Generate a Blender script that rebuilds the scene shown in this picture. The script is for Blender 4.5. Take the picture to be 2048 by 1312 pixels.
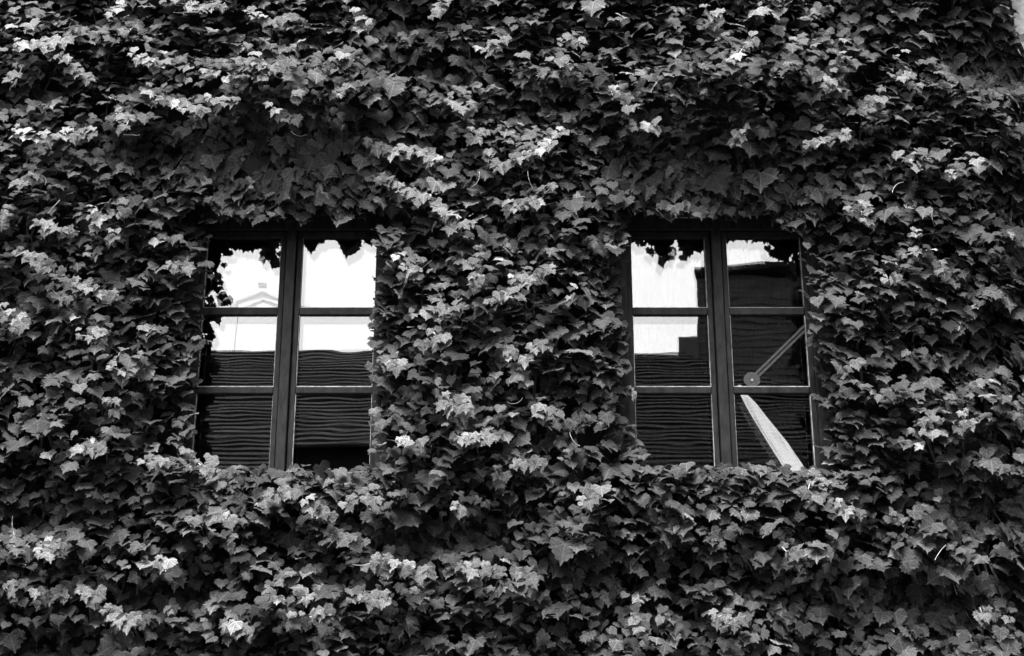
import bpy, bmesh, math, random
import numpy as np
from mathutils import Vector, Matrix

for o in list(bpy.data.objects):
    bpy.data.objects.remove(o)
SC = bpy.context.scene
COL = SC.collection
random.seed(7)
rng = np.random.default_rng(11)
R = math.radians

# ------------------------------------------------------------------ camera
PITCH = R(18.5)
DIST = 8.5
CAMZ = 1.6
FPX = 2844.0
cam_d = bpy.data.cameras.new('camera')
cam = bpy.data.objects.new('camera', cam_d)
COL.objects.link(cam)
cam.location = (0, -DIST, CAMZ)
cam.rotation_euler = (R(90) + PITCH, 0, 0)
cam_d.sensor_width = 36
cam_d.lens = 36 * FPX / 2048
cam_d.clip_end = 3000
SC.camera = cam

# ------------------------------------------------------------------ world, sun, exposure
SUN_EL, SUN_AZ = R(68), R(-22)          # azimuth measured from -y (behind the camera) towards -x
world = bpy.data.worlds.new('World')
SC.world = world
world.use_nodes = True
wn = world.node_tree.nodes
wl = world.node_tree.links
wn.clear()
sky = wn.new('ShaderNodeTexSky')
sky.sky_type = 'NISHITA'
sky.sun_disc = False
sky.sun_elevation = SUN_EL
sky.sun_rotation = R(180) + R(22)
sky.air_density = 1.0
sky.dust_density = 4.0
bw = wn.new('ShaderNodeRGBToBW')
bg = wn.new('ShaderNodeBackground')
bg.inputs['Strength'].default_value = 0.06
wo = wn.new('ShaderNodeOutputWorld')
wl.new(sky.outputs[0], bw.inputs[0])
wl.new(bw.outputs[0], bg.inputs['Color'])
wl.new(bg.outputs[0], wo.inputs['Surface'])

sun_d = bpy.data.lights.new('sun', 'SUN')
sun_d.energy = 1.5
sun_d.angle = R(26)
sun_d.color = (1, 1, 1)
sun = bpy.data.objects.new('sun', sun_d)
COL.objects.link(sun)
sdir = Vector((-math.sin(R(22)) * math.cos(SUN_EL), -math.cos(R(22)) * math.cos(SUN_EL), math.sin(SUN_EL)))
sun.rotation_euler = sdir.to_track_quat('Z', 'Y').to_euler()
sun.location = (0, -12, 20)

SC.view_settings.view_transform = 'Standard'
SC.view_settings.look = 'None'
SC.view_settings.gamma = 1
SC.view_settings.use_curve_mapping = False
SC.view_settings.exposure = 3.65
SC.render.engine = 'CYCLES'
SC.cycles.max_bounces = 6
SC.cycles.transparent_max_bounces = 12
SC.cycles.caustics_reflective = False
SC.cycles.caustics_refractive = False

# ------------------------------------------------------------------ pixel <-> place helpers
CP, SP = math.cos(PITCH), math.sin(PITCH)


def at(u, v, y=0.0):
    """the point on the upright plane at depth y that the photograph shows at (u, v) of 2048 x 1312"""
    a = (u - 1024) / FPX
    b = (656 - v) / FPX
    dy = CP - b * SP
    dz = SP + b * CP
    t = (DIST + y) / dy
    return Vector((a * t, y, CAMZ + dz * t))


def seen(p):
    """array of points (n,3) -> (n,2) pixels"""
    r = p - np.array([0, -DIST, CAMZ])
    dep = r[:, 1] * CP + r[:, 2] * SP
    up = -r[:, 1] * SP + r[:, 2] * CP
    return np.stack([1024 + FPX * r[:, 0] / dep, 656 - FPX * up / dep], 1)


# ------------------------------------------------------------------ materials
def mat(name):
    m = bpy.data.materials.new(name)
    m.use_nodes = True
    nt = m.node_tree
    nt.nodes.clear()
    out = nt.nodes.new('ShaderNodeOutputMaterial')
    return m, nt, out


def node(nt, t, **kw):
    n = nt.nodes.new(t)
    for k, v in kw.items():
        setattr(n, k, v)
    return n


def math_n(nt, op, a, b=None, c=None):
    n = nt.nodes.new('ShaderNodeMath')
    n.operation = op
    for i, x in enumerate((a, b, c)):
        if x is None:
            continue
        if isinstance(x, (int, float)):
            n.inputs[i].default_value = x
        else:
            nt.links.new(x, n.inputs[i])
    return n.outputs[0]


def ramp(nt, fac, stops):
    r = nt.nodes.new('ShaderNodeValToRGB')
    el = r.color_ramp.elements
    while len(el) < len(stops):
        el.new(0.5)
    for e, (p, g) in zip(el, stops):
        e.position = p
        e.color = (g, g, g, 1)
    nt.links.new(fac, r.inputs[0])
    return r.outputs[0]


def grey_mat(name, lo, hi, scale=6.0, stretch=(1, 1, 1), rough=0.7, bump=0.0, spec=0.3, detail=6):
    m, nt, out = mat(name)
    tc = node(nt, 'ShaderNodeTexCoord')
    mp = node(nt, 'ShaderNodeMapping')
    mp.inputs['Scale'].default_value = stretch
    nt.links.new(tc.outputs['Object'], mp.inputs[0])
    nz = node(nt, 'ShaderNodeTexNoise')
    nz.inputs['Scale'].default_value = scale
    nz.inputs['Detail'].default_value = detail
    nz.inputs['Roughness'].default_value = 0.65
    nt.links.new(mp.outputs[0], nz.inputs['Vector'])
    c = ramp(nt, nz.outputs['Fac'], [(0.3, lo), (0.7, hi)])
    b = node(nt, 'ShaderNodeBsdfPrincipled')
    nt.links.new(c, b.inputs['Base Color'])
    b.inputs['Roughness'].default_value = rough
    b.inputs['Specular IOR Level'].default_value = spec
    if bump:
        bp = node(nt, 'ShaderNodeBump')
        bp.inputs['Strength'].default_value = bump
        bp.inputs['Distance'].default_value = 0.01
        nt.links.new(nz.outputs['Fac'], bp.inputs['Height'])
        nt.links.new(bp.outputs[0], b.inputs['Normal'])
    nt.links.new(b.outputs[0], out.inputs[0])
    return m


def leaf_mat(name, gain=1.0):
    """blade colour from the leaf's own age tone, paler palmate veins, fine net of veinlets, thin blade that lets some light through"""
    m, nt, out = mat(name)
    tone = node(nt, 'ShaderNodeAttribute', attribute_name='tone').outputs['Fac']
    uv = node(nt, 'ShaderNodeUVMap', uv_map='UVMap')
    sx = node(nt, 'ShaderNodeSeparateXYZ')
    nt.links.new(uv.outputs[0], sx.inputs[0])
    x = math_n(nt, 'ABSOLUTE', sx.outputs[0])
    y = sx.outputs[1]
    d = x
    for ang in (52, 100):
        ca, sa = math.cos(R(ang)), math.sin(R(ang))
        # line from petiole, ang measured from the tip direction (0,-1)
        off = math_n(nt, 'ABSOLUTE', math_n(nt, 'ADD', math_n(nt, 'MULTIPLY', x, ca), math_n(nt, 'MULTIPLY', y, sa)))
        d = math_n(nt, 'MINIMUM', d, off)
    # side veins: diagonal stripes off the midrib
    q = math_n(nt, 'ADD', math_n(nt, 'MULTIPLY', y, 5.5), math_n(nt, 'MULTIPLY', x, -4.2))
    fr = math_n(nt, 'ABSOLUTE', math_n(nt, 'SUBTRACT', math_n(nt, 'FRACT', q), 0.5))
    side = math_n(nt, 'MULTIPLY', fr, 0.25)
    d2 = math_n(nt, 'MINIMUM', d, math_n(nt, 'ADD', side, 0.008))
    vein = ramp(nt, d2, [(0.004, 1.0), (0.034, 0.0)])
    vo = node(nt, 'ShaderNodeTexVoronoi', feature='DISTANCE_TO_EDGE')
    vo.inputs['Scale'].default_value = 13
    nt.links.new(uv.outputs[0], vo.inputs['Vector'])
    geo = node(nt, 'ShaderNodeNewGeometry')
    nz = node(nt, 'ShaderNodeTexNoise')
    nz.inputs['Scale'].default_value = 34
    nz.inputs['Detail'].default_value = 3
    tc = node(nt, 'ShaderNodeTexCoord')
    nt.links.new(geo.outputs['Position'], nz.inputs['Vector'])
    nz2 = node(nt, 'ShaderNodeTexNoise')
    nz2.inputs['Scale'].default_value = 150
    nz2.inputs['Detail'].default_value = 2
    nt.links.new(geo.outputs['Position'], nz2.inputs['Vector'])
    net = ramp(nt, vo.outputs['Distance'], [(0.0, 1.0), (0.09, 0.0)])
    k = math_n(nt, 'ADD', math_n(nt, 'MULTIPLY', vein, 0.75), 0.58)
    k = math_n(nt, 'ADD', k, math_n(nt, 'MULTIPLY', net, 0.15))
    k = math_n(nt, 'ADD', k, math_n(nt, 'MULTIPLY', math_n(nt, 'SUBTRACT', nz.outputs['Fac'], 0.5), 0.9))
    k = math_n(nt, 'ADD', k, math_n(nt, 'MULTIPLY', math_n(nt, 'SUBTRACT', nz2.outputs['Fac'], 0.5), 1.3))
    k = math_n(nt, 'MAXIMUM', k, 0.15)
    colr = math_n(nt, 'MULTIPLY', math_n(nt, 'MULTIPLY', tone, k), gain)
    bp = node(nt, 'ShaderNodeBump')
    bp.inputs['Strength'].default_value = 0.35
    bp.inputs['Distance'].default_value = 0.004
    hh = math_n(nt, 'ADD', math_n(nt, 'MULTIPLY', vein, -0.6), nz.outputs['Fac'])
    nt.links.new(hh, bp.inputs['Height'])
    b = node(nt, 'ShaderNodeBsdfPrincipled')
    nt.links.new(colr, b.inputs['Base Color'])
    b.inputs['Roughness'].default_value = 0.62
    b.inputs['Specular IOR Level'].default_value = 0.10
    nt.links.new(bp.outputs[0], b.inputs['Normal'])
    tr = node(nt, 'ShaderNodeBsdfTranslucent')
    nt.links.new(math_n(nt, 'MULTIPLY', colr, 0.8), tr.inputs['Color'])
    mx = node(nt, 'ShaderNodeMixShader')
    mx.inputs[0].default_value = 0.13
    nt.links.new(b.outputs[0], mx.inputs[1])
    nt.links.new(tr.outputs[0], mx.inputs[2])
    nt.links.new(mx.outputs[0], out.inputs[0])
    return m


def glass_mat(name, wave, ior=1.85):
    m, nt, out = mat(name)
    tc = node(nt, 'ShaderNodeTexCoord')
    mp = node(nt, 'ShaderNodeMapping')
    mp.inputs['Scale'].default_value = (1.3, 1, 2.6)
    nt.links.new(tc.outputs['Object'], mp.inputs[0])
    nz = node(nt, 'ShaderNodeTexNoise')
    nz.inputs['Scale'].default_value = 2.2
    nz.inputs['Detail'].default_value = 1.0
    nt.links.new(mp.outputs[0], nz.inputs['Vector'])
    bp = node(nt, 'ShaderNodeBump')
    bp.inputs['Strength'].default_value = 1.0
    bp.inputs['Distance'].default_value = wave
    nt.links.new(nz.outputs['Fac'], bp.inputs['Height'])
    gl = node(nt, 'ShaderNodeBsdfGlossy')
    gl.inputs['Roughness'].default_value = 0.0
    nt.links.new(bp.outputs[0], gl.inputs['Normal'])
    tr = node(nt, 'ShaderNodeBsdfTransparent')
    tr.inputs['Color'].default_value = (0.93, 0.93, 0.93, 1)
    fr = node(nt, 'ShaderNodeFresnel')
    fr.inputs['IOR'].default_value = ior
    fac = math_n(nt, 'MINIMUM', math_n(nt, 'MULTIPLY', fr.outputs[0], 1.9), 1.0)   # both faces of the pane
    mx = node(nt, 'ShaderNodeMixShader')
    nt.links.new(fac, mx.inputs[0])
    nt.links.new(tr.outputs[0], mx.inputs[1])
    nt.links.new(gl.outputs[0], mx.inputs[2])
    nt.links.new(mx.outputs[0], out.inputs[0])
    return m


M_wall = grey_mat('shade_dark_render', 0.006, 0.016, 5, bump=0.6, spec=0.0, rough=0.95)  # near-black so the gaps between leaves look like deep shade
M_pale = grey_mat('pale_plaster', 0.17, 0.27, 26, bump=0.9, rough=0.9)
M_wood = grey_mat('dark_painted_wood', 0.0025, 0.018, 34, (1, 1, 0.3), rough=0.6, bump=0.4, spec=0.12)
M_bead = grey_mat('putty_highlight', 0.04, 0.42, 18, (1, 1, 1), rough=0.7)  # putty with the light caught on its edges put into the pale tone
M_sill = grey_mat('sill_stone', 0.03, 0.09, 14, rough=0.8)
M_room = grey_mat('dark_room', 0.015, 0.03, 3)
M_slate = grey_mat('roof_slate', 0.008, 0.028, 1.1, (1, 1, 1), rough=0.9, bump=0.3, spec=0.02)
M_dark_slate = grey_mat('dark_slate', 0.002, 0.009, 1.6, rough=0.9, spec=0.02)  # slate in a near-black tone for the right-hand roof section
M_board = grey_mat('weathered_boards', 0.035, 0.09, 2.0, (0.5, 1, 4), rough=0.85, bump=0.3, spec=0.05)
M_white = grey_mat('white_render', 0.72, 0.82, 3, rough=0.9)
M_cur = grey_mat('dark_curtain_cloth', 0.004, 0.018, 22, (1, 1, 1), rough=0.95)
M_sheer, _nt, _out = mat('translucent_sheet')
_t = node(_nt, 'ShaderNodeBsdfTranslucent')
_t.inputs['Color'].default_value = (0.55, 0.55, 0.55, 1)
_tt = node(_nt, 'ShaderNodeBsdfTransparent')
_mx = node(_nt, 'ShaderNodeMixShader')
_mx.inputs[0].default_value = 0.3
_nt.links.new(_t.outputs[0], _mx.inputs[1])
_nt.links.new(_tt.outputs[0], _mx.inputs[2])
_nt.links.new(_mx.outputs[0], _out.inputs[0])
M_metal = grey_mat('dull_zinc', 0.008, 0.042, 70, rough=0.6, spec=0.3)
M_ground = grey_mat('ground_asphalt', 0.045, 0.07, 8, bump=0.3)
M_stem = grey_mat('ivy_stem', 0.05, 0.12, 30)
M_young_stem = grey_mat('young_stem', 0.20, 0.34, 30)
M_leaf = leaf_mat('ivy_leaf')
M_glass = glass_mat('old_glass', 0.00022)
M_glass2 = glass_mat('inner_glass', 0.00012)


# ------------------------------------------------------------------ object helpers
def link(o, parent=None):
    COL.objects.link(o)
    if parent:
        o.parent = parent
    return o


def empty(name, label, cat, loc=(0, 0, 0), group=None):
    o = bpy.data.objects.new(name, None)
    o.empty_display_size = 0.2
    COL.objects.link(o)
    o.location = loc
    o['label'] = label
    o['category'] = cat
    if group:
        o['group'] = group
    return o


class MB:
    def __init__(self):
        self.v, self.f = [], []

    def box(self, x0, x1, y0, y1, z0, z1):
        n = len(self.v)
        self.v += [(x0, y0, z0), (x1, y0, z0), (x1, y1, z0), (x0, y1, z0), (x0, y0, z1), (x1, y0, z1), (x1, y1, z1), (x0, y1, z1)]
        self.f += [tuple(n + i for i in q) for q in ((0, 3, 2, 1), (4, 5, 6, 7), (0, 1, 5, 4), (1, 2, 6, 5), (2, 3, 7, 6), (3, 0, 4, 7))]
        return self

    def poly(self, pts):
        n = len(self.v)
        self.v += [tuple(p) for p in pts]
        self.f.append(tuple(range(n, n + len(pts))))
        return self

    def prism(self, pts, vec):
        """pts: a planar outline; vec: thickness"""
        n = len(self.v)
        k = len(pts)
        vec = Vector(vec)
        self.v += [tuple(p) for p in pts] + [tuple(Vector(p) + vec) for p in pts]
        self.f.append(tuple(range(n + k - 1, n - 1, -1)))
        self.f.append(tuple(range(n + k, n + 2 * k)))
        for i in range(k):
            j = (i + 1) % k
            self.f.append((n + i, n + j, n + k + j, n + k + i))
        return self

    def tube(self, pts, r, sides=5, taper=1.0):
        pts = [Vector(p) for p in pts]
        n0 = len(self.v)
        for i, p in enumerate(pts):
            a = pts[max(i - 1, 0)]
            b = pts[min(i + 1, len(pts) - 1)]
            t = (b - a).normalized()
            s = t.cross(Vector((0.3, -1, 0.2))).normalized()
            w = t.cross(s)
            rr = r * (1 + (taper - 1) * i / max(1, len(pts) - 1))
            for k in range(sides):
                an = 2 * math.pi * k / sides
                self.v.append(tuple(p + (s * math.cos(an) + w * math.sin(an)) * rr))
        for i in range(len(pts) - 1):
            for k in range(sides):
                k2 = (k + 1) % sides
                self.f.append((n0 + i * sides + k, n0 + i * sides + k2, n0 + (i + 1) * sides + k2, n0 + (i + 1) * sides + k))
        return self

    def build(self, name, m, parent=None, bevel=0.0, origin=None, smooth=False):
        me = bpy.data.meshes.new(name)
        v = self.v
        if origin is not None:
            o0 = Vector(origin)
            v = [tuple(Vector(p) - o0) for p in v]
        me.from_pydata(v, [], self.f)
        me.materials.append(m)
        if smooth:
            for p in me.polygons:
                p.use_smooth = True
        o = bpy.data.objects.new(name, me)
        link(o, parent)
        if origin is not None:
            o.location = origin
        if bevel:
            b = o.modifiers.new('bevel', 'BEVEL')
            b.width = bevel
            b.segments = 2
        return o


# ------------------------------------------------------------------ windows: sizes read from the photograph
Y_GLASS = 0.125
Y_IN = 0.20
ROW = [(478, 617), (632, 775), (789, 950)]                # pane tops and bottoms
uc = [570.0, 1444.0]
pw = (at(548, 777, Y_GLASS) - at(395, 777, Y_GLASS)).x    # pane width
mw = (at(592, 777, Y_GLASS) - at(548, 777, Y_GLASS)).x    # middle post with both meeting stiles
rows = [(at(uc[0], a, Y_GLASS).z, at(uc[0], b, Y_GLASS).z) for a, b in ROW]
xc = [at(uc[0], 777, Y_GLASS).x, at(uc[1], 777, Y_GLASS).x]
Z_TOP = rows[0][0]
Z_BOT = rows[2][1]
STILE = 0.034
CASE = 0.075
half = mw / 2 + pw + STILE + CASE
OPEN = [(c - half, c + half, Z_BOT - 0.10, Z_TOP + 0.14) for c in xc]

X_L, X_R = -5.0, at(2028, 40, 0).x
Z_WALL = 9.4

# ------------------------------------------------------------------ setting: ground
g = MB().poly([(-400, -400, 0), (400, -400, 0), (400, 400, 0), (-400, 400, 0)]).build('ground', M_ground)
g['kind'] = 'structure'
g['label'] = 'dark ground'

# ------------------------------------------------------------------ the house that carries the ivy
house = empty('house', 'house wall grown over with ivy, with two dark six-pane windows', 'house', (0, 0.2, 0))
off = Vector((0, 0.2, 0))


def hbuild(mb, name, m, parent=house, bevel=0.0, shift=(0, 0, 0), **k):
    o = mb.build(name, m, parent, bevel, **k)
    return o


house.location = (0, 0, 0)
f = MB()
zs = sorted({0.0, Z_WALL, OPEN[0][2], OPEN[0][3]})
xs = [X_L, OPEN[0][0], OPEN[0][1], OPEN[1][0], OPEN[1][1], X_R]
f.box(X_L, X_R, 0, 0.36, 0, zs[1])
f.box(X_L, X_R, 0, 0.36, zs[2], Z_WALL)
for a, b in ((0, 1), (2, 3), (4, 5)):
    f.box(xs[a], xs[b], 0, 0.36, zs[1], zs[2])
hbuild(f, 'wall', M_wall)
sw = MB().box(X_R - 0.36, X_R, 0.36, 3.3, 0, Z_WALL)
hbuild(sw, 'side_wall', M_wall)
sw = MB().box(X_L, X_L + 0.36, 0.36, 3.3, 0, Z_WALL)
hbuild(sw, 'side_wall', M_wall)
hbuild(MB().box(X_L - 0.3, X_R + 0.1, -0.25, 3.7, Z_WALL, Z_WALL + 0.25), 'roof', M_slate)


_q = [at(u_, v_, 3.2) for u_ in (1455, 1650) for v_ in (770, 960)]
BX0, BX1, BZ0, BZ1 = min(q.x for q in _q), max(q.x for q in _q), min(q.z for q in _q), max(q.z for q in _q)
bk = MB()  # rear wall, with an added opening that lets sky show through the curtain gap
bk.box(X_L, BX0 - 0.05, 3.3, 3.5, 0, Z_WALL)
bk.box(BX1 + 0.1, X_R, 3.3, 3.5, 0, Z_WALL)
bk.box(BX0 - 0.05, BX1 + 0.1, 3.3, 3.5, 0, BZ0 - 0.05)
bk.box(BX0 - 0.05, BX1 + 0.1, 3.3, 3.5, BZ1 + 0.15, Z_WALL)
hbuild(bk, 'rear_wall', M_wall)


def window(i):
    c = xc[i]
    x0, x1, z0, z1 = OPEN[i]
    # casing: the fixed frame
    w = MB()
    w.box(x0, x0 + CASE, 0.075, 0.20, z0, z1)
    w.box(x1 - CASE, x1, 0.075, 0.20, z0, z1)
    w.box(x0 + CASE, x1 - CASE, 0.072, 0.20, Z_TOP + 0.045, z1)
    wo_ = w.build('window', M_wood, house, 0.004)
    wo_['label'] = ['window showing mostly reflected bright sky and a ribbed roof',
                    'window with a slotted metal arm and a white slanting streak of light'][i]
    # pale strip standing in for the light on the lintel's lip
    MB().box(x0 + 0.30, x0 + 0.62, 0.066, 0.0715, Z_TOP + 0.125, Z_TOP + 0.130).build('drip_lip_glint', M_bead, wo_)
    # sill board under the leaves
    MB().box(x0 - 0.02, x1 + 0.02, -0.03, 0.22, z0 - 0.03, Z_BOT - 0.012).build('sill', M_sill, wo_, 0.004)
    # middle post, proud of the meeting stiles, a shadow gap on both sides
    MB().box(c - 0.031, c + 0.031, 0.070, 0.175, Z_BOT - 0.01, Z_TOP + 0.044).build('mullion', M_wood, wo_, 0.006)
    gap = 0.006
    ins = c - 0.031 - gap
    inr = c + 0.031 + gap
    for s, (a, b) in enumerate(((x0 + CASE, ins), (inr, x1 - CASE))):
        p0 = c - mw / 2 - pw if s == 0 else c + mw / 2
        p1 = p0 + pw
        st = MB()
        st.box(a, p0, 0.098, 0.145, Z_BOT - 0.01, Z_TOP + 0.04)
        st.box(p1, b, 0.098, 0.145, Z_BOT - 0.01, Z_TOP + 0.04)
        st.box(p0, p1, 0.0985, 0.145, Z_TOP, Z_TOP + 0.04)
        st.box(p0, p1, 0.0985, 0.145, Z_BOT - 0.08, Z_BOT)
        st.build('sash', M_wood, wo_, 0.004)
        for k in range(2):
            zt, zb = rows[k][1], rows[k + 1][0]
            MB().box(p0, p1, 0.1015, 0.142, zb, zt).build('muntin', M_wood, wo_, 0.006)
        for k, (zt, zb) in enumerate(rows):
            p = MB().box(p0 - 0.004, p1 + 0.004, -0.0015, 0.0015, zb - 0.004 - zt, 0.004)
            po = p.build('pane', M_glass, wo_)
            po.location = (0, Y_GLASS, zt)
            po.rotation_euler = (R(random.uniform(-0.04, 0.04)), 0, R(random.uniform(-0.03, 0.03)))
            bd = MB()
            e = 0.0042
            bd.box(p0, p1, 0.108, 0.1205, zb, zb + e * (0.6 if k == 0 else 1.1))
            bd.box(p0, p0 + e * random.uniform(.5, 1.2), 0.1085, 0.1205, zb + 0.006, zt)
            bd.box(p1 - e * random.uniform(.5, 1.2), p1, 0.1085, 0.1205, zb + 0.006, zt)
            bd.build('putty_bead', M_bead, wo_)
        # second, inner casement: one tall pane and its stiles
        q = MB().box(p0 - 0.03, p1 + 0.03, -0.0015, 0.0015, Z_BOT - Z_TOP - 0.05, 0.05)
        qo = q.build('inner_pane', M_glass2, wo_)
        qo.location = (0, Y_IN, Z_TOP)
        qo.rotation_euler = (R([[0.05, 0.10], [-0.03, 0.02]][i][s]), 0, R([[0.02, -0.05], [0.0, 0.03]][i][s]))
    # room behind
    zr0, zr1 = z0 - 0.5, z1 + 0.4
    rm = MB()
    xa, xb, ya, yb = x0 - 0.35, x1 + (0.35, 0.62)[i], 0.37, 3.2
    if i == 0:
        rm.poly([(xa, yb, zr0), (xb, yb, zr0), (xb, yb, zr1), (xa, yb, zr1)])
    else:                                                 # opening added in the far wall so bright sky fills the curtain gap
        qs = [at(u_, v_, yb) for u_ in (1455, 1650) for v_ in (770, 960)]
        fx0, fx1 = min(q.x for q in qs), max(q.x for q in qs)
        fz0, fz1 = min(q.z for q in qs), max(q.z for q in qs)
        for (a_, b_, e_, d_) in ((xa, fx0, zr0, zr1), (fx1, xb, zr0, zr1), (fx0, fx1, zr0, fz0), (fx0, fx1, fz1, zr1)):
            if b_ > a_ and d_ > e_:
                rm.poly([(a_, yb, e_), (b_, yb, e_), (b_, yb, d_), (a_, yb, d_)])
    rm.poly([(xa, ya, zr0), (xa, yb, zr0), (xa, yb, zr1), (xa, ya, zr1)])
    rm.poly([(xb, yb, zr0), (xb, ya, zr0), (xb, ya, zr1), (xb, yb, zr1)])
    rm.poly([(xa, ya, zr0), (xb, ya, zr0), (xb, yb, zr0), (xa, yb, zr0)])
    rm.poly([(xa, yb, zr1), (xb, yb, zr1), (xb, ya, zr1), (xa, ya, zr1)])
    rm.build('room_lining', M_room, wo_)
    return wo_


WIN = [window(0), window(1)]

# slotted arm on its round plate, just in front of the glass of the right-hand window
Ya = 0.112
c0 = at(1504, 760, Ya)
c1 = at(1640, 626, Ya)
arm = MB()
dv = (c1 - c0).normalized()
nv = Vector((-dv.z, 0, dv.x))
rp = 16.5 / 317
plate = [c0 + Vector((math.cos(t), 0, math.sin(t))) * rp * (1.0 if math.sin(t) > -0.55 else 0.92) for t in np.linspace(0, 2 * math.pi, 28, endpoint=False)]
pl = MB().prism(plate, (0, 0.005, 0)).build('stay_plate', M_metal, WIN[1], 0.0008)
pl['label'] = 'round zinc plate with a small bolt'
hw, sl = 0.0195, 0.0042
for s in (-1, 1):
    a0 = c0 + dv * 0.04 + nv * s * sl
    b0 = c1 + nv * s * sl
    a1 = c0 + dv * 0.04 + nv * s * hw
    b1 = c1 + nv * s * hw
    q = [a0, b0, b1, a1]
    arm.prism([p + Vector((0, 0.0012, 0)) for p in (q if s > 0 else q[::-1])], (0, 0.004, 0))
arm.build('stay_arm', M_metal, WIN[1], 0.0006)
bolt = MB().prism([c0 + Vector((math.cos(t) * 0.007, -0.004, math.sin(t) * 0.007)) for t in np.linspace(0, 2 * math.pi, 10, endpoint=False)], (0, 0.006, 0))
bolt.build('stay_bolt', M_bead, WIN[1])


# ------------------------------------------------------------------ dark curtains parted aslant: the gap shows daylight through an opening added in the far wall
GAP = [(700, 1474, 1474.5), (770, 1476, 1480), (788, 1481, 1490), (806, 1490, 1510), (832, 1504, 1532), (858, 1519, 1555), (883, 1533, 1576), (909, 1549, 1594), (920, 1556, 1602), (980, 1594, 1644)]


def gap_at(v):
    vs = [q[0] for q in GAP]
    return (float(np.interp(v, vs, [q[1] for q in GAP])), float(np.interp(v, vs, [q[2] for q in GAP])))


def curtain(side, label):
    rg = np.random.default_rng(5 + side)
    rn, cn = 80, 60
    vv, ff = [], []
    for r in range(rn):
        v_ = 460 + (990 - 460) * r / (rn - 1)
        gl, gr = gap_at(v_)
        ua, ub = (1225, gl) if side == 0 else (gr, 1662)
        for c_ in range(cn):
            t = c_ / (cn - 1)
            p = at(ua + (ub - ua) * t, v_, 0.31)
            p.y += 0.018 * math.sin(t * 40 + 1.5 * math.sin(r * 0.11)) + 0.01 * math.sin(t * 93 + r * 0.1) + 0.004 * side
            vv.append(p)
    for r in range(rn - 1):
        for c_ in range(cn - 1):
            a = r * cn + c_
            ff.append((a, a + 1, a + cn + 1, a + cn))
    mb = MB()
    mb.v, mb.f = [tuple(p) for p in vv], ff
    root = empty('curtain', label, 'curtain', (0, 0, 0), 'curtains behind the right-hand window')
    mb.build('cloth', M_cur, root, smooth=True)
    fr = MB()
    for k in range(34 if side == 0 else 12):                                   # dark slivers added to soften the edge of the bright gap
        v_ = 786 + 154 * rg.random() ** 1.6
        e = gap_at(v_)[side]
        w = gap_at(v_)[1] - gap_at(v_)[0]
        d = abs(rg.normal(0, 0.2)) * w * (1 if side == 0 else -1) * (1.5 - (v_ - 786) / 130 if side == 0 else 1.35 - (v_ - 786) / 125)
        ln = rg.uniform(30, 90)
        th_ = rg.uniform(0.10, 0.34)
        dx = (1566 - 1474) / 161.0
        y_ = 0.305 + rg.uniform(-0.004, 0.004)
        fr.poly([at(e + d, v_, y_), at(e + d + dx * ln / 2 + th_, v_ + ln / 2, y_), at(e + d + dx * ln, v_ + ln, y_), at(e + d + dx * ln / 2 - th_, v_ + ln / 2, y_)])
    fr.build('feather_slivers', M_cur, root)['kind'] = 'stuff'


curtain(0, 'dark curtain behind the left side of the right-hand window')
curtain(1, 'dark curtain behind the right side of the right-hand window, pulled aslant at its foot')

# ------------------------------------------------------------------ houses across the street (mirrored in the panes)
L1 = 18.0


def over(u, v, L):
    """a place across the street, L metres in front of the wall, that the panes mirror at (u, v)"""
    p = at(u, v, L + 2 * Y_GLASS)
    return Vector((p.x, -L, p.z))


# long slate roof: courses of slates laid as real steps
rl0 = over(150, 702, L1)
rr0 = over(1352, 706, L1)
ridge_z = rl0.z
depth = 6.0
tanp = math.tan(R(33))
ncr = 34
stepd = depth / ncr
wallz = ridge_z - depth * tanp
xm = over(1010, 704, L1).x


def slate_house(label, xa, xb, m, hip, n_=34, wm=None, ka=0.0, kb=0.0):
    depth = n_ * stepd
    wallz = ridge_z - depth * tanp
    ncr = n_
    wm = wm or M_board
    A = empty('slate_roofed_house', label, 'house', (0, 0, 0))
    k_ = 0.15 if hip else kb
    MB().box(xa + ka * ncr, xb + (0.3 if hip else kb * ncr - 0.01 * (kb > 0)), -L1 - depth + 0.3, -L1 + depth - 0.3, 0, wallz).build('wall', wm, A)
    for side in (1, -1):
        for k in range(ncr):
            y0 = -L1 + side * (k * stepd)
            y1 = -L1 + side * ((k + 1) * stepd + 0.012)
            zt = ridge_z - k * stepd * tanp
            zb = ridge_z - (k + 1) * stepd * tanp + 0.03
            dz_ = random.uniform(-0.006, 0.006)
            sg = k_ if hip else k_ * side
            pts = [(xa + ka * side * k, y0, zt), (xb + sg * k, y0, zt), (xb + sg * (k + 1), y1, zb + dz_), (xa + ka * side * (k + 1), y1, zb - dz_)]
            MB().prism([Vector(p) for p in pts], (0, 0, -0.05)).build('slate_course', m, A)
    if hip:
        hx = k_ * ncr
        MB().poly([(xb, -L1, ridge_z - 0.06), (xb + hx, -L1 + depth, wallz - 0.06), (xb + hx, -L1 - depth, wallz - 0.06)]).build('hip_roof', m, A)


xq = over(594, 704, L1).x
kq = -xq * stepd / (DIST + L1 + 2 * Y_GLASS)
slate_house('long grey slate roofed house mirrored on the left side of the left-hand window', rl0.x, xq - 0.004, M_slate, False, kb=kq)
slate_house('shorter slate roofed house with dark wall mirrored on the right side of the left-hand window', xq + 0.004, xm - 0.004, M_slate, False, 27, M_slate, ka=kq)
slate_house('near-black slate roofed house mirrored in the right-hand window', xm + 0.004, rr0.x, M_dark_slate, True)

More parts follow.
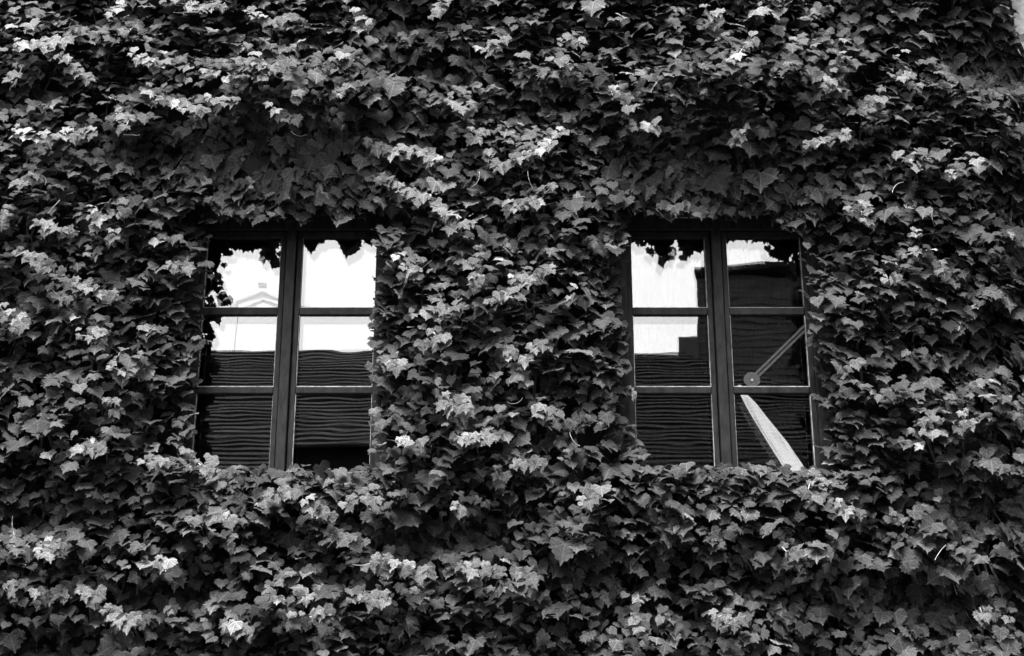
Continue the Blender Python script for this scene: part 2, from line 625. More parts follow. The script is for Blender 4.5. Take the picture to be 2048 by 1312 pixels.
# taller boarded house to its right
L2 = 26.0
B = empty('boarded_house', 'tall boarded house across the street, mirrored in the right-hand window', 'house', (0, 0, 0))
b0 = over(1392, 553, L2)
b1 = over(1760, 553, L2)
zb = b0.z
nb = 40
bh = 0.16
kx = (DIST + L2 + 7.5) / (DIST + L2 + 0.2)
MB().prism([Vector((b0.x, -L2, 0)), Vector((b0.x * kx, -L2 - 7, 0)), Vector((b1.x + 8, -L2 - 7, 0)), Vector((b1.x + 6, -L2, 0))], (0, 0, zb)).build('wall', M_board, B)
for k in range(nb):
    z = zb - k * bh
    MB().prism([Vector((b0.x - 0.02, -L2, z)), Vector((b1.x + 6, -L2, z)), Vector((b1.x + 6, -L2 + 0.035, z - bh + 0.01)), Vector((b0.x - 0.02, -L2 + 0.035, z - bh + 0.01))],
               (0, -0.02, 0)).build('board', M_board, B)
e0, e1 = over(1386, 540, L2), over(1640, 522, L2)
MB().prism([Vector((e0.x - 0.02, -L2 + 0.3, zb + 0.05)), Vector((b1.x + 6, -L2 + 0.5, zb + 0.35)), Vector((b1.x + 6, -L2 - 7.5, zb + 0.35)), Vector((e0.x * kx + 0.4, -L2 - 7.5, zb + 0.05))],
           (0, 0, 0.14)).build('roof', M_slate, B)
a0 = over(1354, 674, L2)
MB().prism([Vector((a0.x, -L2 + 0.2, 0)), Vector((a0.x * kx, -L2 - 6.8, 0)), Vector((b0.x * kx - 0.04, -L2 - 6.8, 0)), Vector((b0.x - 0.04, -L2 + 0.2, 0))], (0, 0, a0.z)).build('annex', M_board, B)

# pale gabled canopy frame far behind the roof, translucent sheeting on thin posts
L3 = 40.0
C = empty('roof_canopy', 'pale translucent gabled canopy far off, faint in the upper left pane', 'canopy', (0, 0, 0))
for (ua, va, ul_, vl_, ur_, vr_, tk) in ((524, 582, 472, 600, 640, 622, 9), (524, 596, 480, 616, 568, 614, 8)):
    a_, l_, r_ = over(ua, va, L3), over(ul_, vl_, L3), over(ur_, vr_, L3)
    tz = (over(ua, va, L3) - over(ua, va + tk, L3)).z
    for p0_, p1_ in ((l_, a_), (a_, r_)):
        MB().prism([p0_, p1_, p1_ - Vector((0, 0, tz)), p0_ - Vector((0, 0, tz))], (0, -0.02, 0)).build('canopy_sheet', M_sheer, C)
t0, t1 = over(516, 564, L3), over(532, 576, L3)
MB().box(t0.x, t1.x, -L3 - 0.03, -L3 - 0.01, t1.z, t0.z).build('vent', M_sheer, C)
for uu, vv in ((474, 602), (568, 600)):
    p_ = over(uu, vv, L3)
    MB().box(p_.x - 0.012, p_.x + 0.012, -L3 - 0.1, -L3 - 0.06, 0, p_.z).build('post', M_sheer, C)

# bare plaster of the ivy wall itself, built as a separate pale slab
N = MB().box(X_R + 0.005, X_R + 5, 0.03, 3.4, 0, 11).build('bare_wall', M_pale)
N['label'] = 'pale rough plastered wall showing bare beside the ivy at its upper right edge'
N['category'] = 'wall'

# ------------------------------------------------------------------ leaves: shapes
# half outlines, petiole to tip, with the margin's coarse teeth
HEART = [(0, 0.02), (0.14, 0.15), (0.31, 0.18), (0.42, 0.11), (0.52, 0.08), (0.54, -0.06), (0.60, -0.16), (0.54, -0.27), (0.55, -0.40), (0.44, -0.47), (0.41, -0.59), (0.28, -0.65), (0.22, -0.77), (0.10, -0.82), (0, -1.00)]
BROAD = [(0, -0.02), (0.15, 0.13), (0.34, 0.15), (0.43, 0.06), (0.54, 0.05), (0.55, -0.08), (0.64, -0.17), (0.57, -0.28), (0.64, -0.45), (0.45, -0.46), (0.41, -0.59), (0.27, -0.63), (0.24, -0.77), (0.10, -0.83), (0, -1.02)]
LOBED = [(0, 0.00), (0.14, 0.13), (0.32, 0.14), (0.42, 0.04), (0.52, 0.03), (0.52, -0.10), (0.62, -0.20), (0.58, -0.30), (0.70, -0.44), (0.47, -0.43), (0.37, -0.52), (0.30, -0.62), (0.27, -0.76), (0.11, -0.86), (0, -1.08)]
STAR = [(0, 0.0), (0.16, 0.10), (0.38, 0.18), (0.41, 0.06), (0.44, 0.0), (0.48, -0.12), (0.58, -0.24), (0.56, -0.33), (0.72, -0.46), (0.44, -0.42), (0.33, -0.49), (0.27, -0.60), (0.25, -0.74), (0.10, -0.90), (0, -1.12)]
SHAPES = [HEART, BROAD, BROAD, LOBED, BROAD, HEART]
MID = [0.0, -0.25, -0.50, -0.75]
TPL = []


def make_template(sh, rg):
    """one leaf: midrib row, two halves with toothed outlines, cupped and drooping"""
    pts = []
    asym = rg.uniform(0.92, 1.08)
    halfs = []
    for s in (1, -1):
        hp = []
        for k, (x, y) in enumerate(sh):
            jx = rg.normal(0, 0.018) if 0 < k < len(sh) - 1 else 0
            jy = rg.normal(0, 0.022) if 0 < k < len(sh) - 1 else 0
            tooth = 1.03 if k % 2 == 0 else 0.96
            w = asym if s > 0 else 2 - asym
            hp.append((s * (abs(x) * tooth * w + jx * (x > 0)), y + jy))
        halfs.append(hp)
    n = len(sh)
    verts = [halfs[0][0], halfs[0][n - 1]]                # base, tip
    mid = [(0.0, m) for m in MID[1:]]
    verts += mid                                          # 2,3,4
    idx = {}
    for h in (0, 1):
        ids = [0]
        for k in range(1, n - 1):
            verts.append(halfs[h][k])
            ids.append(len(verts) - 1)
        ids.append(1)
        idx[h] = ids
    rib = [0, 2, 3, 4, 1]
    tris = []
    for h in (0, 1):
        out = idx[h]
        i, j = 0, 0                                       # zip rib and outline
        ry = [verts[r][1] for r in rib]
        oy = [verts[q][1] for q in out]
        while i < len(rib) - 1 or j < len(out) - 1:
            adv_out = j < len(out) - 1 and (i == len(rib) - 1 or j / (len(out) - 1) <= (i + 0.5) / (len(rib) - 1))
            if adv_out:
                t = (rib[i], out[j], out[j + 1])
                j += 1
            else:
                t = (rib[i], out[j], rib[i + 1])
                i += 1
            if len(set(t)) == 3:
                tris.append(t if h == 1 else (t[0], t[2], t[1]))
    v = np.array([(a, b, 0.0) for a, b in verts])
    fold = rg.uniform(0.05, 0.34)
    cup = rg.uniform(0.1, 0.55)
    droop = rg.uniform(0.05, 0.40)
    tw = rg.uniform(-0.25, 0.25)
    ax = np.abs(v[:, 0])
    yy = v[:, 1]
    z = fold * ax - cup * ax ** 2 * 1.6 - droop * np.clip(-yy - 0.25, 0, 2) ** 2 + tw * v[:, 0] * yy
    z += rg.normal(0, 0.022, len(v)) * (ax > 0.02)
    v3 = np.stack([v[:, 0], yy, z], 1)
    return v3, np.array(tris), v[:, :2].copy()


trg = np.random.default_rng(3)
for i in range(24):
    TPL.append(make_template(SHAPES[i % len(SHAPES)], trg))
SMALL = [make_template([STAR, LOBED, HEART][i % 3], trg) for i in range(9)]
# make sure triangles face +z
for T in (TPL, SMALL):
    for i, (v, t, uv) in enumerate(T):
        n = np.cross(v[t[:, 1]] - v[t[:, 0]], v[t[:, 2]] - v[t[:, 0]])
        flip = n[:, 2] < 0
        t[flip] = t[flip][:, [0, 2, 1]]


def basis(tilt, yaw, roll):
    """blade frame: normal leans up by tilt out of the wall, turned sideways by yaw, tip swung by roll"""
    n = np.stack([np.sin(yaw) * np.cos(tilt), -np.cos(yaw) * np.cos(tilt), np.sin(tilt)], 1)
    down = np.array([0, 0, -1.0]) + 0 * n
    m = down - n * np.sum(down * n, 1, keepdims=True)
    ln = np.linalg.norm(m, axis=1, keepdims=True)
    m = m / np.maximum(ln, 1e-4)
    x = np.cross(n, m)
    cr, sr = np.cos(roll)[:, None], np.sin(roll)[:, None]
    tip = m * cr + x * sr
    y = -tip
    x = np.cross(y, n)
    return x, y, n


# ------------------------------------------------------------------ young shoots, read from the photograph (2048 x 1312)
SHOOTS = [
    [(30, 95), (70, 97), (105, 92), (130, 85), (155, 75), (172, 65)], [(45, 138), (35, 160), (30, 180)],
    [(115, 120), (130, 130), (150, 148), (175, 160)], [(262, 112), (280, 120), (300, 135), (320, 132), (340, 135)],
    [(288, 183), (310, 195), (330, 205), (355, 218), (380, 225), (408, 228)], [(415, 205), (440, 214), (478, 210)],
    [(240, 225), (225, 240), (245, 245), (260, 240), (252, 258)],
    [(28, 265), (50, 275), (75, 282), (100, 280), (120, 282), (145, 275), (175, 272), (195, 270)],
    [(78, 328), (62, 345), (70, 362), (42, 378)], [(190, 425), (180, 438), (205, 450), (200, 468)], [(10, 430), (5, 450)],
    [(75, 455), (100, 465), (120, 465), (140, 470), (160, 468)], [(235, 465), (235, 480)], [(175, 510), (195, 515)],
    [(35, 510), (55, 520), (80, 530), (100, 545)], [(340, 540), (355, 540), (375, 542)], [(100, 580), (115, 595), (125, 605)],
    [(150, 570), (175, 580), (205, 600), (230, 598)], [(0, 620), (20, 640), (40, 650), (60, 655)],
    [(225, 40), (245, 20), (255, 10)], [(350, 10), (380, 15), (415, 25), (435, 25), (450, 10)],
    [(495, 30), (510, 40), (530, 45), (550, 55), (575, 50)], [(520, 112), (518, 128), (516, 145), (516, 162)],
    [(500, 140), (505, 155)], [(540, 140), (538, 160)],
    [(705, 30), (715, 45), (720, 60), (735, 55)], [(550, 110), (570, 108), (590, 105), (605, 98)],
    [(675, 195), (690, 185), (705, 175), (715, 172)], [(540, 215), (560, 235), (580, 245), (600, 245)], [(585, 205), (598, 200)],
    [(890, 205), (905, 212), (925, 220), (940, 230)],
    [(735, 290), (755, 300), (780, 310), (800, 310), (825, 308), (850, 315), (870, 330)],
    [(760, 365), (785, 372), (800, 390), (820, 398), (840, 405)], [(865, 415), (885, 430), (900, 445), (925, 450), (905, 470)],
    [(950, 270), (965, 268), (955, 283)], [(860, 40), (875, 30), (890, 20), (900, 10)], [(970, 105), (985, 95), (1000, 95), (1015, 85)],
    [(805, 540), (830, 550), (845, 555)], [(830, 635), (850, 630), (870, 628), (890, 625), (910, 625)], [(945, 560), (950, 575), (960, 560)],
    [(980, 610), (1000, 600), (1015, 598), (1030, 595)], [(1120, 92), (1140, 85), (1155, 92)], [(1100, 130), (1130, 135), (1140, 145)],
    [(1220, 180), (1225, 195), (1245, 200), (1255, 220)],
    [(1125, 265), (1115, 275), (1105, 290), (1085, 303), (1070, 310), (1050, 320), (1030, 330), (1010, 335), (990, 340)],
    [(1105, 380), (1090, 390), (1080, 410), (1065, 412), (1050, 415), (1035, 420), (1020, 425)],
    [(1410, 20), (1425, 40), (1435, 35), (1430, 65)], [(1465, 130), (1490, 95), (1500, 95)], [(1480, 270), (1490, 275), (1470, 290)],
    [(1025, 565), (1050, 565), (1075, 560), (1100, 550), (1110, 540)], [(1270, 262), (1290, 260), (1320, 258)], [(1140, 600), (1145, 605)],
    [(1590, 90), (1605, 85), (1625, 95)], [(1655, 160), (1655, 172), (1675, 175), (1660, 190), (1695, 190)],
    [(1785, 160), (1800, 165), (1815, 172), (1835, 185)], [(1755, 185), (1760, 195), (1755, 210), (1745, 220), (1738, 232)],
    [(1700, 430), (1715, 420), (1725, 430), (1730, 445)], [(1815, 335), (1835, 340), (1855, 335)], [(1905, 355), (1925, 345)],
    [(1810, 515), (1830, 510)], [(1870, 530), (1875, 550), (1890, 550)], [(1770, 565), (1790, 562)], [(1610, 300), (1650, 290), (1690, 275)],
    [(160, 675), (180, 678), (200, 675)], [(225, 740), (245, 748), (260, 750)], [(215, 805), (230, 805), (230, 825)],
    [(150, 915), (175, 905), (195, 905), (215, 900)], [(290, 930), (315, 935), (335, 935)], [(395, 930), (410, 940)],
    [(20, 1095), (35, 1100)], [(80, 1105), (100, 1110), (115, 1105)], [(10, 1175), (20, 1190)], [(75, 1197), (90, 1195), (110, 1190)],
    [(155, 1190), (175, 1195), (195, 1200)], [(215, 1225), (240, 1235), (250, 1250), (275, 1240), (290, 1245)], [(340, 1225), (355, 1220)],
    [(450, 1255), (470, 1250), (480, 1265), (495, 1270)], [(445, 1040), (460, 1045)], [(460, 1085), (470, 1092)], [(315, 1130), (340, 1140)],
    [(540, 995), (570, 995), (595, 990)], [(610, 1005), (620, 1020), (640, 1030), (660, 1040)], [(700, 1020), (720, 1000), (740, 1005), (755, 1010)],
    [(660, 1075), (685, 1075), (700, 1090), (720, 1090), (735, 1080)],
    [(750, 1125), (770, 1130), (795, 1140), (820, 1140), (840, 1150), (870, 1145)], [(720, 1200), (735, 1205), (750, 1205), (770, 1205)],
    [(600, 1190), (615, 1200), (620, 1210)], [(610, 1240), (650, 1235), (665, 1225)], [(865, 665), (880, 690), (895, 685), (870, 700)],
    [(880, 800), (900, 825), (915, 845), (930, 840), (920, 800)], [(910, 875), (935, 885), (960, 885), (985, 880), (1005, 880)],
    [(800, 890), (830, 890), (845, 900)], [(900, 1020), (915, 1030)], [(930, 1140), (955, 1145), (980, 1150)], [(990, 1190), (1000, 1185), (1015, 1180)],
    [(990, 940), (995, 955)], [(780, 735), (790, 745)], [(1015, 720), (1030, 715), (1045, 720), (1035, 745), (1040, 770)],
    [(1065, 705), (1075, 700)], [(1065, 830), (1090, 830), (1110, 835)], [(1030, 935), (1055, 935), (1080, 930)], [(1160, 1010), (1190, 1010)],
    [(1040, 1160), (1060, 1165)], [(1265, 1245), (1275, 1260), (1290, 1260)], [(1430, 1240), (1450, 1235), (1470, 1255)],
    [(1620, 970), (1615, 990), (1610, 1000)], [(1670, 1015), (1685, 1025), (1715, 1035)], [(1560, 1095), (1575, 1110), (1590, 1115)],
    [(1840, 870), (1850, 850)], [(1840, 900), (1850, 905)], [(1920, 830), (1930, 850), (1910, 870)], [(1960, 1220), (1965, 1235)],
    [(1870, 1000), (1882, 1004)],
]
HOLLOWS = [(600, 320, 250, 110, 1.0), (1430, 385, 240, 80, 1.0), (785, 60, 60, 60, .9), (880, 165, 110, 50, .7), (70, 210, 90, 35, .8),
           (230, 310, 130, 35, .8), (885, 258, 45, 22, 1.0), (1260, 335, 110, 60, .6), (1120, 230, 90, 45, .6), (1700, 60, 80, 55, .6),
           (1960, 140, 100, 65, .9), (40, 600, 90, 40, .8), (50, 1050, 100, 35, .8), (850, 1070, 140, 38, .9), (1960, 1010, 110, 60, .9),
           (1850, 1195, 210, 55, .9), (80, 1290, 180, 35, .7), (360, 1195, 90, 35, .7), (1150, 1145, 70, 40, .8), (1720, 1010, 60, 28, .5),
           (1090, 880, 55, 20, .8), (1990, 380, 60, 90, .6), (1950, 680, 90, 70, .6), (130, 640, 60, 30, .5), (1330, 560, 0.1, 0.1, 0),
           (1640, 210, 70, 40, .6), (960, 620, 40, 25, .6), (1020, 470, 60, 30, .4), (700, 1150, 60, 25, .5), (1480, 1110, 60, 30, .4),
           (270, 560, 60, 25, .4), (330, 330, 60, 30, .5), (1200, 500, 40, 90, .5)]
sh_pts, sh_id = [], []
for i, s in enumerate(SHOOTS):
    for a, b in zip(s[:-1], s[1:]):
        n = max(1, int(math.hypot(b[0] - a[0], b[1] - a[1]) / 12))
        for k in range(n):
            sh_pts.append((a[0] + (b[0] - a[0]) * k / n, a[1] + (b[1] - a[1]) * k / n))
            sh_id.append(i)
    sh_pts.append(s[-1])
    sh_id.append(i)
sh_pts = np.array(sh_pts, float)

# smooth random relief of the ivy
gx, gz = 40, 30
relief = rng.normal(0, 1, (gz, gx))


def smooth_noise(u, v, cell, seed):
    r = np.random.default_rng(seed)
    tab = r.normal(0, 1, (64, 64))
    a, b = u / cell + 20, v / cell + 20
    i, j = np.floor(a).astype(int), np.floor(b).astype(int)
    fa, fb = a - i, b - j
    fa = fa * fa * (3 - 2 * fa)
    fb = fb * fb * (3 - 2 * fb)
    i0, i1, j0, j1 = i % 64, (i + 1) % 64, j % 64, (j + 1) % 64
    return (tab[j0, i0] * (1 - fa) * (1 - fb) + tab[j0, i1] * fa * (1 - fb) + tab[j1, i0] * (1 - fa) * fb + tab[j1, i1] * fa * fb)


def hollow(u, v):
    h = np.zeros_like(u)
    for (a, b, ra, rb, k) in HOLLOWS:
        if k <= 0:
            continue
        d = ((u - a) / ra) ** 2 + ((v - b) / rb) ** 2
        h = np.maximum(h, k * np.exp(-d * 0.9))
    return h


def near_shoot(u, v):
    """0..1 closeness to a young shoot"""
    out = np.zeros_like(u)
    for s in range(0, len(u), 4000):
        du = u[s:s + 4000, None] - sh_pts[None, :, 0]
        dv_ = v[s:s + 4000, None] - sh_pts[None, :, 1]
        d2 = du ** 2 + (dv_ * 1.3) ** 2
        out[s:s + 4000] = np.exp(-d2.min(1) / (2 * 34 ** 2))
    return out


def thick(u, v):
    """how far the leaf surface stands off the wall"""
    h = 0.25 + 0.06 * smooth_noise(u, v * 1.5, 95, 5) + 0.045 * smooth_noise(u, v * 1.5, 42, 6)
    h = h + 0.07 * near_shoot(u, v) - 0.24 * hollow(u, v)
    for (a, b, ra, rb, k) in HOLLOWS:
        if ra > 1 and ra < 235:
            h = h + 0.13 * k * np.exp(-((u - a) / (ra * 1.05)) ** 4 - ((v - (b - 1.1 * rb)) / (0.55 * rb)) ** 2)
    # overhanging mass above each window, thinner beside the openings
    for c in (575, 1440):
        h = h + 0.30 * np.exp(-((u - c) / 215) ** 4 - ((v - 215) / 48) ** 2)
        side = np.exp(-((np.abs(u - c) - 185) / 45) ** 2) * ((v > 430) & (v < 935))
        h = h - 0.15 * side
    h = h - 0.06 * np.clip((u - 1940) / 110, 0, 1)
    return np.clip(h, 0.045, 0.58)


POLY = [np.array([(424, 447), (500, 440), (600, 447), (735, 440), (744, 520), (736, 620), (736, 720), (742, 800), (738, 880), (746, 926), (700, 936), (600, 932), (480, 936), (392, 915), (386, 900), (392, 800), (402, 700), (416, 600), (420, 520)]),
        np.array([(1262, 454), (1330, 440), (1440, 438), (1540, 442), (1596, 468), (1606, 560), (1618, 640), (1624, 720), (1628, 820), (1636, 930), (1560, 934), (1440, 928), (1350, 930), (1300, 926), (1282, 880), (1270, 780), (1260, 700), (1254, 600), (1250, 500)])]


def inside(poly, pu, pv):
    c = np.zeros(len(pu), bool)
    j = len(poly) - 1
    for i in range(len(poly)):
        xi, yi = poly[i]
        xj, yj = poly[j]
        hit = ((yi > pv) != (yj > pv)) & (pu < (xj - xi) * (pv - yi) / (yj - yi + 1e-9) + xi)
        c ^= hit
        j = i
    return c


# ------------------------------------------------------------------ leaves: where they grow
def scatter(n, x0, x1, z0, z1, smin, smax):
    x = rng.uniform(x0, x1, n)
    z = rng.uniform(z0, z1, n)
    p0 = np.stack([x, np.zeros(n), z], 1)
    uv = seen(p0)
    return x, z, uv


N_LEAF = 43000
ZL, ZH = 1.5, 8.3
x, z, uv = scatter(N_LEAF, X_L + 0.1, X_R + 0.35, ZL, ZH, 0, 0)
ex = [], [], [], []
for (a_, b_, c_, d_) in OPEN:
    for k in range(420):                                   # along the sill
        ex[0].append(rng.uniform(a_ - 0.1, b_ + 0.1)); ex[1].append(c_ + rng.uniform(-0.16, 0.085)); ex[2].append(-rng.uniform(0.0, 0.26)); ex[3].append(1)
    for k in range(230):                                   # hanging over the lintel
        ex[0].append(rng.uniform(a_ - 0.05, b_ + 0.05)); ex[1].append(d_ + rng.uniform(-0.03, 0.22)); ex[2].append(-rng.uniform(0.03, 0.15)); ex[3].append(2)
    for k in range(330):                                   # large hanging leaves in the shade above the window
        ex[0].append(rng.uniform(a_ - 0.05, b_ + 0.05)); ex[1].append(d_ + rng.uniform(0.05, 0.62)); ex[2].append(-rng.uniform(0.05, 0.15)); ex[3].append(3)
exk = np.concatenate([np.zeros(N_LEAF, int), np.array(ex[3])])
x = np.concatenate([x, ex[0]])
z = np.concatenate([z, ex[1]])
N_LEAF = len(x)
uv = seen(np.stack([x, 0 * x, z], 1))
u0, v0 = uv[:, 0], uv[:, 1]
H = thick(u0, v0)
HO = hollow(u0, v0)
NS = near_shoot(u0, v0)
bulge = sum(np.exp(-((u0 - c) / 215) ** 4 - ((v0 - 215) / 60) ** 2) for c in (575, 1440))
lay = rng.random(N_LEAF) ** (0.8 - 0.5 * bulge)                            # most leaves near the surface
y = -H * (0.12 + 0.88 * lay)
y[exk > 0] = ex[2]
size = rng.lognormal(math.log(0.071), 0.30, N_LEAF)
size = np.clip(size, 0.038, 0.15) * (1 - 0.20 * NS) * (1 + 0.30 * HO)
tilt = rng.normal(R(42), R(16), N_LEAF) * (1 - 0.85 * HO)
tilt[exk >= 2] = rng.normal(R(8), R(9), (exk >= 2).sum())
size[exk == 3] *= 1.2
tilt[exk == 1] = rng.normal(R(48), R(18), (exk == 1).sum())
yaw = rng.normal(0, R(26), N_LEAF)
roll = rng.normal(0, R(25), N_LEAF)
# relief slope turns the blades outwards at window sides and corner
yaw += 0.5 * np.clip((u0 - 1930) / 110, 0, 1.4)
tone = rng.lognormal(math.log(0.0285), 0.42, N_LEAF) * (1 + 0.9 * NS ** 2) * np.where(rng.random(N_LEAF) < 0.17, rng.uniform(1.5, 2.4, N_LEAF), 1.0)
anchor = np.stack([x, y, z], 1)
bx, by, bz = basis(tilt, yaw, roll)
ctr = anchor - by * (size * 0.45)[:, None]
tip = anchor - by * (size * 1.05)[:, None]
lft = anchor - by * (size * 0.3)[:, None] + bx * (size * 0.5)[:, None]
rgt = anchor - by * (size * 0.3)[:, None] - bx * (size * 0.5)[:, None]
bad = rng.random(N_LEAF) < 0.12 * HO
jit = rng.normal(0, 5, (N_LEAF, 2))
for P in POLY:
    for q, grow in ((anchor, 1.0), (ctr, 1.0), (tip, 1.0), (lft, .8), (rgt, .8)):
        s = seen(q) + jit
        bad |= inside(P, s[:, 0], s[:, 1])
# nothing floats in the openings behind the outline either
for (a, b, c_, d) in OPEN:
    bad |= (x > a + 0.03) & (x < b - 0.03) & (z > c_ + 0.09) & (z < d - 0.0) & (y > -0.03)
# ragged right-hand border at the corner
edge = 2150 + 8 * smooth_noise(v0, v0 * 0, 60, 9) - 124 * (v0 < 76)
bad |= seen(ctr)[:, 0] > edge
keep = ~bad
arrs = [anchor, bx, by, bz, size, tone, lay, HO, NS]
anchor, bx, by, bz, size, tone, lay, HO, NS = [a[keep] for a in arrs]
n = len(anchor)
shp = np.where(rng.random(n) < 0.15 + 0.8 * HO, rng.integers(0, 2, n), rng.integers(0, 6, n))
tid = shp + 6 * rng.integers(0, len(TPL) // 6, n)

# which leaves show largest: front layer, inside the frame, big, facing the camera, not overhung
ctr = anchor - by * (size * 0.45)[:, None]
su = seen(ctr)
infr = (su[:, 0] > 20) & (su[:, 0] < 2028) & (su[:, 1] > 20) & (su[:, 1] < 1292)
view = np.array([0, -DIST, CAMZ]) - ctr
view /= np.linalg.norm(view, axis=1, keepdims=True)
area = size ** 2 * np.abs(np.sum(view * bz, 1))
# covered: other leaf centres in front of this one in the picture
order = np.argsort(su[:, 0])
cover = np.zeros(n)
cell = 40
from collections import defaultdict
buckets = defaultdict(list)
rad = np.linalg.norm(ctr - np.array([0, -DIST, CAMZ]), axis=1)
for i in np.nonzero((su[:, 0] > -60) & (su[:, 0] < 2110) & (su[:, 1] > -60) & (su[:, 1] < 1370))[0]:
    buckets[(int(su[i, 0] // cell), int(su[i, 1] // cell))].append(i)
for (a, b), ids in buckets.items():
    nb_ = [j for da in (-1, 0, 1) for db in (-1, 0, 1) for j in buckets.get((a + da, b + db), ())]
    nb_ = np.array(nb_)
    for i in ids:
        d = np.hypot(su[nb_, 0] - su[i, 0], su[nb_, 1] - su[i, 1])
        fr = (rad[nb_] < rad[i] - 0.004) & (d < 0.42 * (size[nb_] + size[i]) * 317 * 0.8)
        cover[i] = fr.sum()
score = area * np.exp(-cover * 0.9) * infr
big = np.argsort(-score)[:300]
isbig = np.zeros(n, bool)
isbig[big] = True

# ------------------------------------------------------------------ ivy thing
ivy = empty('ivy', 'dense ivy with lobed leaves covering the whole wall around both windows', 'ivy', (0, 0, 0))


def leaves_mesh(name, idx, T, tids, anc, X, Y, Z, sz, tn, parent):
    vs, ts, uvs, tones = [], [], [], []
    base = 0
    for k in range(len(T)):
        sel = idx[tids[idx] == k]
        if len(sel) == 0:
            continue
        v, t, uvk = T[k]
        s = sz[sel][:, None, None]
        w = anc[sel][:, None, :] + s * (v[None, :, 0:1] * X[sel][:, None, :] + v[None, :, 1:2] * Y[sel][:, None, :] + v[None, :, 2:3] * Z[sel][:, None, :])
        m = len(sel)
        nv_ = len(v)
        vs.append(w.reshape(-1, 3))
        ts.append((t[None] + (base + np.arange(m) * nv_)[:, None, None]).reshape(-1, 3))
        uvs.append(np.tile(uvk, (m, 1)))
        tones.append(np.repeat(tn[sel], nv_))
        base += m * nv_
    V = np.concatenate(vs)
    T_ = np.concatenate(ts)
    U = np.concatenate(uvs)
    TN = np.concatenate(tones)
    return mesh_from(name, V, T_, U, TN)


def mesh_from(name, V, T_, U, TN):
    me = bpy.data.meshes.new(name)
    me.vertices.add(len(V))
    me.vertices.foreach_set('co', V.astype(np.float32).ravel())
    me.loops.add(len(T_) * 3)
    me.loops.foreach_set('vertex_index', T_.astype(np.int32).ravel())
    me.polygons.add(len(T_))
    me.polygons.foreach_set('loop_start', np.arange(0, len(T_) * 3, 3, dtype=np.int32))
    me.polygons.foreach_set('use_smooth', np.ones(len(T_), bool))
    me.update(calc_edges=True)
    ul = me.uv_layers.new(name='UVMap')
    ul.data.foreach_set('uv', U[T_.ravel()].astype(np.float32).ravel())
    at_ = me.attributes.new('tone', 'FLOAT', 'POINT')
    at_.data.foreach_set('value', TN.astype(np.float32))
    me.materials.append(M_leaf)
    me.validate()
    return me


me = leaves_mesh('foliage', np.nonzero(~isbig)[0], TPL, tid, anchor, bx, by, bz, size, tone, ivy)
fo = bpy.data.objects.new('foliage', me)
link(fo, ivy)
fo['kind'] = 'stuff'

# single leaves
TONES = [0.012, 0.016, 0.022, 0.029, 0.038, 0.052, 0.075]
cache = {}


def leaf_data(kind, k, tn):
    key = (kind, k, tn)
    if key not in cache:
        v, t, uvk = (TPL if kind == 0 else SMALL)[k]
        cache[key] = mesh_from('leaf', v, t, uvk, np.full(len(v), tn))
    return cache[key]


def place_leaf(data, a, X, Y, Z, s, parent, name='leaf'):
    o = bpy.data.objects.new(name, data)
    link(o, parent)
    M = Matrix(((X[0] * s, Y[0] * s, Z[0] * s, a[0]), (X[1] * s, Y[1] * s, Z[1] * s, a[1]), (X[2] * s, Y[2] * s, Z[2] * s, a[2]), (0, 0, 0, 1)))
    o.matrix_local = M
    return o


for i in big:
    tn = min(TONES, key=lambda q: abs(math.log(q / tone[i])))
    place_leaf(leaf_data(0, int(tid[i]), tn), anchor[i], bx[i], by[i], bz[i], size[i], ivy)

# petioles and woody stems behind the leaves
stems = MB()
for k in range(60):
    px = random.uniform(X_L + 0.2, X_R - 0.1)
    pz = random.uniform(1.5, 3)
    pts = []
    for q in range(14):
        pts.append((px, -0.02 - 0.02 * random.random(), pz))
        px += random.uniform(-0.14, 0.14)
        pz += random.uniform(0.2, 0.5)
        if any(a - 0.05 < px < b + 0.05 and c_ - 0.1 < pz < d + 0.05 for a, b, c_, d in OPEN):
            break
    if len(pts) > 2:
        stems.tube(pts, random.uniform(0.006, 0.016), 5, 0.5)
stems.build('woody_stems', M_stem, ivy)['kind'] = 'stuff'

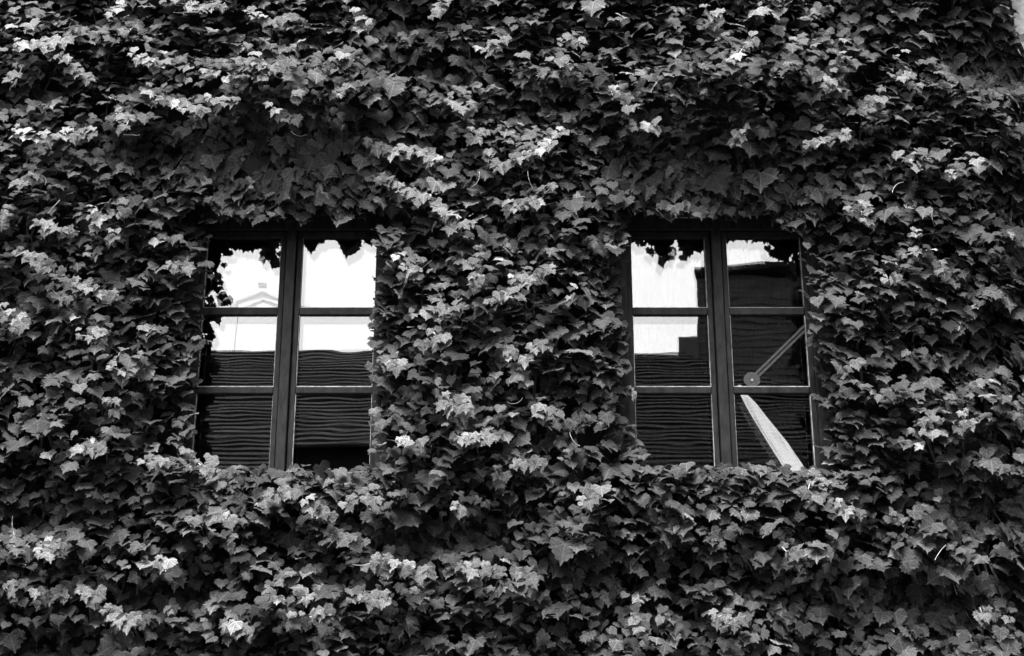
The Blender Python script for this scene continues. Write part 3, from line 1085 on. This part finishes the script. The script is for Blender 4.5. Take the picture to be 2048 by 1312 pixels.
# young shoots
srg = np.random.default_rng(21)
YT = [0.05, 0.075, 0.10, 0.135, 0.175]
for i, s in enumerate(SHOOTS):
    raw = []
    for a, b in zip(s[:-1], s[1:]):
        nn = max(1, round(math.hypot(b[0] - a[0], b[1] - a[1]) / 9))
        raw += [(a[0] + (b[0] - a[0]) * k / nn, a[1] + (b[1] - a[1]) * k / nn) for k in range(nn)]
    raw.append(s[-1])
    raw = np.array(raw, float)
    Hs = thick(raw[:, 0], raw[:, 1]) + 0.065
    # the place on the bulging leaf surface that shows at this pixel
    path = [at(a, b - 5, -h) for (a, b), h in zip(raw, Hs)]
    bright = 1.25 if len(raw) > 12 else srg.uniform(0.6, 1.1)
    org = path[0]
    st = MB().tube(path, 0.0028, 4, 0.7).build('shoot', M_young_stem, ivy, origin=org)
    m = len(path)
    step = 2
    cnt = 0
    for k in range(0, m, step):
        for rep in (1, -1):
            a_ = path[max(k - 1, 0)]
            b_ = path[min(k + 1, m - 1)]
            t_ = (b_ - a_).normalized() if (b_ - a_).length > 1e-6 else Vector((1, 0, 0))
            nrm = Vector((-t_.z, 0, t_.x))
            if nrm.z < 0:
                nrm = -nrm
            p = path[k] - org + nrm * (rep * srg.uniform(0.008, 0.028) + 0.022) + Vector((srg.normal(0, 0.008), -0.012 * (rep < 0) - srg.uniform(0, 0.015), 0))
            tl = np.array([srg.normal(R(22), R(11))])
            yw = np.array([srg.normal(0, R(20))])
            ro = np.array([srg.normal(0, R(26))])
            X, Y, Z = basis(tl, yw, ro)
            sz = srg.uniform(0.052, 0.086) * (0.62 if k < 2 else 1)
            tn = YT[int(np.clip(srg.normal(3.4 - 2.0 * k / max(m - 1, 1), 0.8) * bright, 0, 4))]
            place_leaf(leaf_data(1, int(srg.integers(0, len(SMALL))), tn), p, X[0], Y[0], Z[0], sz, st)

# pale tendrils and bare petioles that curl out of the leaves
trng = np.random.default_rng(33)
PLACES = [(1160, 892), (1785, 385), (510, 130), (582, 262), (1865, 420), (1915, 1190), (1045, 795), (90, 370), (280, 270), (120, 400), (1870, 1120), (745, 1125), (660, 1062)]
for q in range(17):
    if q < len(PLACES):
        pu, pv = PLACES[q]
    else:
        pu, pv = sh_pts[int(trng.integers(0, len(sh_pts)))] + trng.normal(0, 20, 2)
    if any(inside(P, np.array([pu]), np.array([pv]))[0] for P in POLY):
        continue
    h = thick(np.array([float(pu)]), np.array([float(pv)]))[0] + 0.07
    c_ = at(pu, pv, -h)
    a0_ = trng.uniform(0, 6.28)
    cur = trng.normal(0, 0.25)
    pts = [Vector((0, 0, 0))]
    for w in range(8):
        a0_ += cur
        pts.append(pts[-1] + Vector((math.cos(a0_) * 0.014, trng.normal(0, 0.003), math.sin(a0_) * 0.014)))
    td = MB().tube(pts, 0.0022, 4, 0.5).build('tendril', M_young_stem, ivy)
    td.location = c_
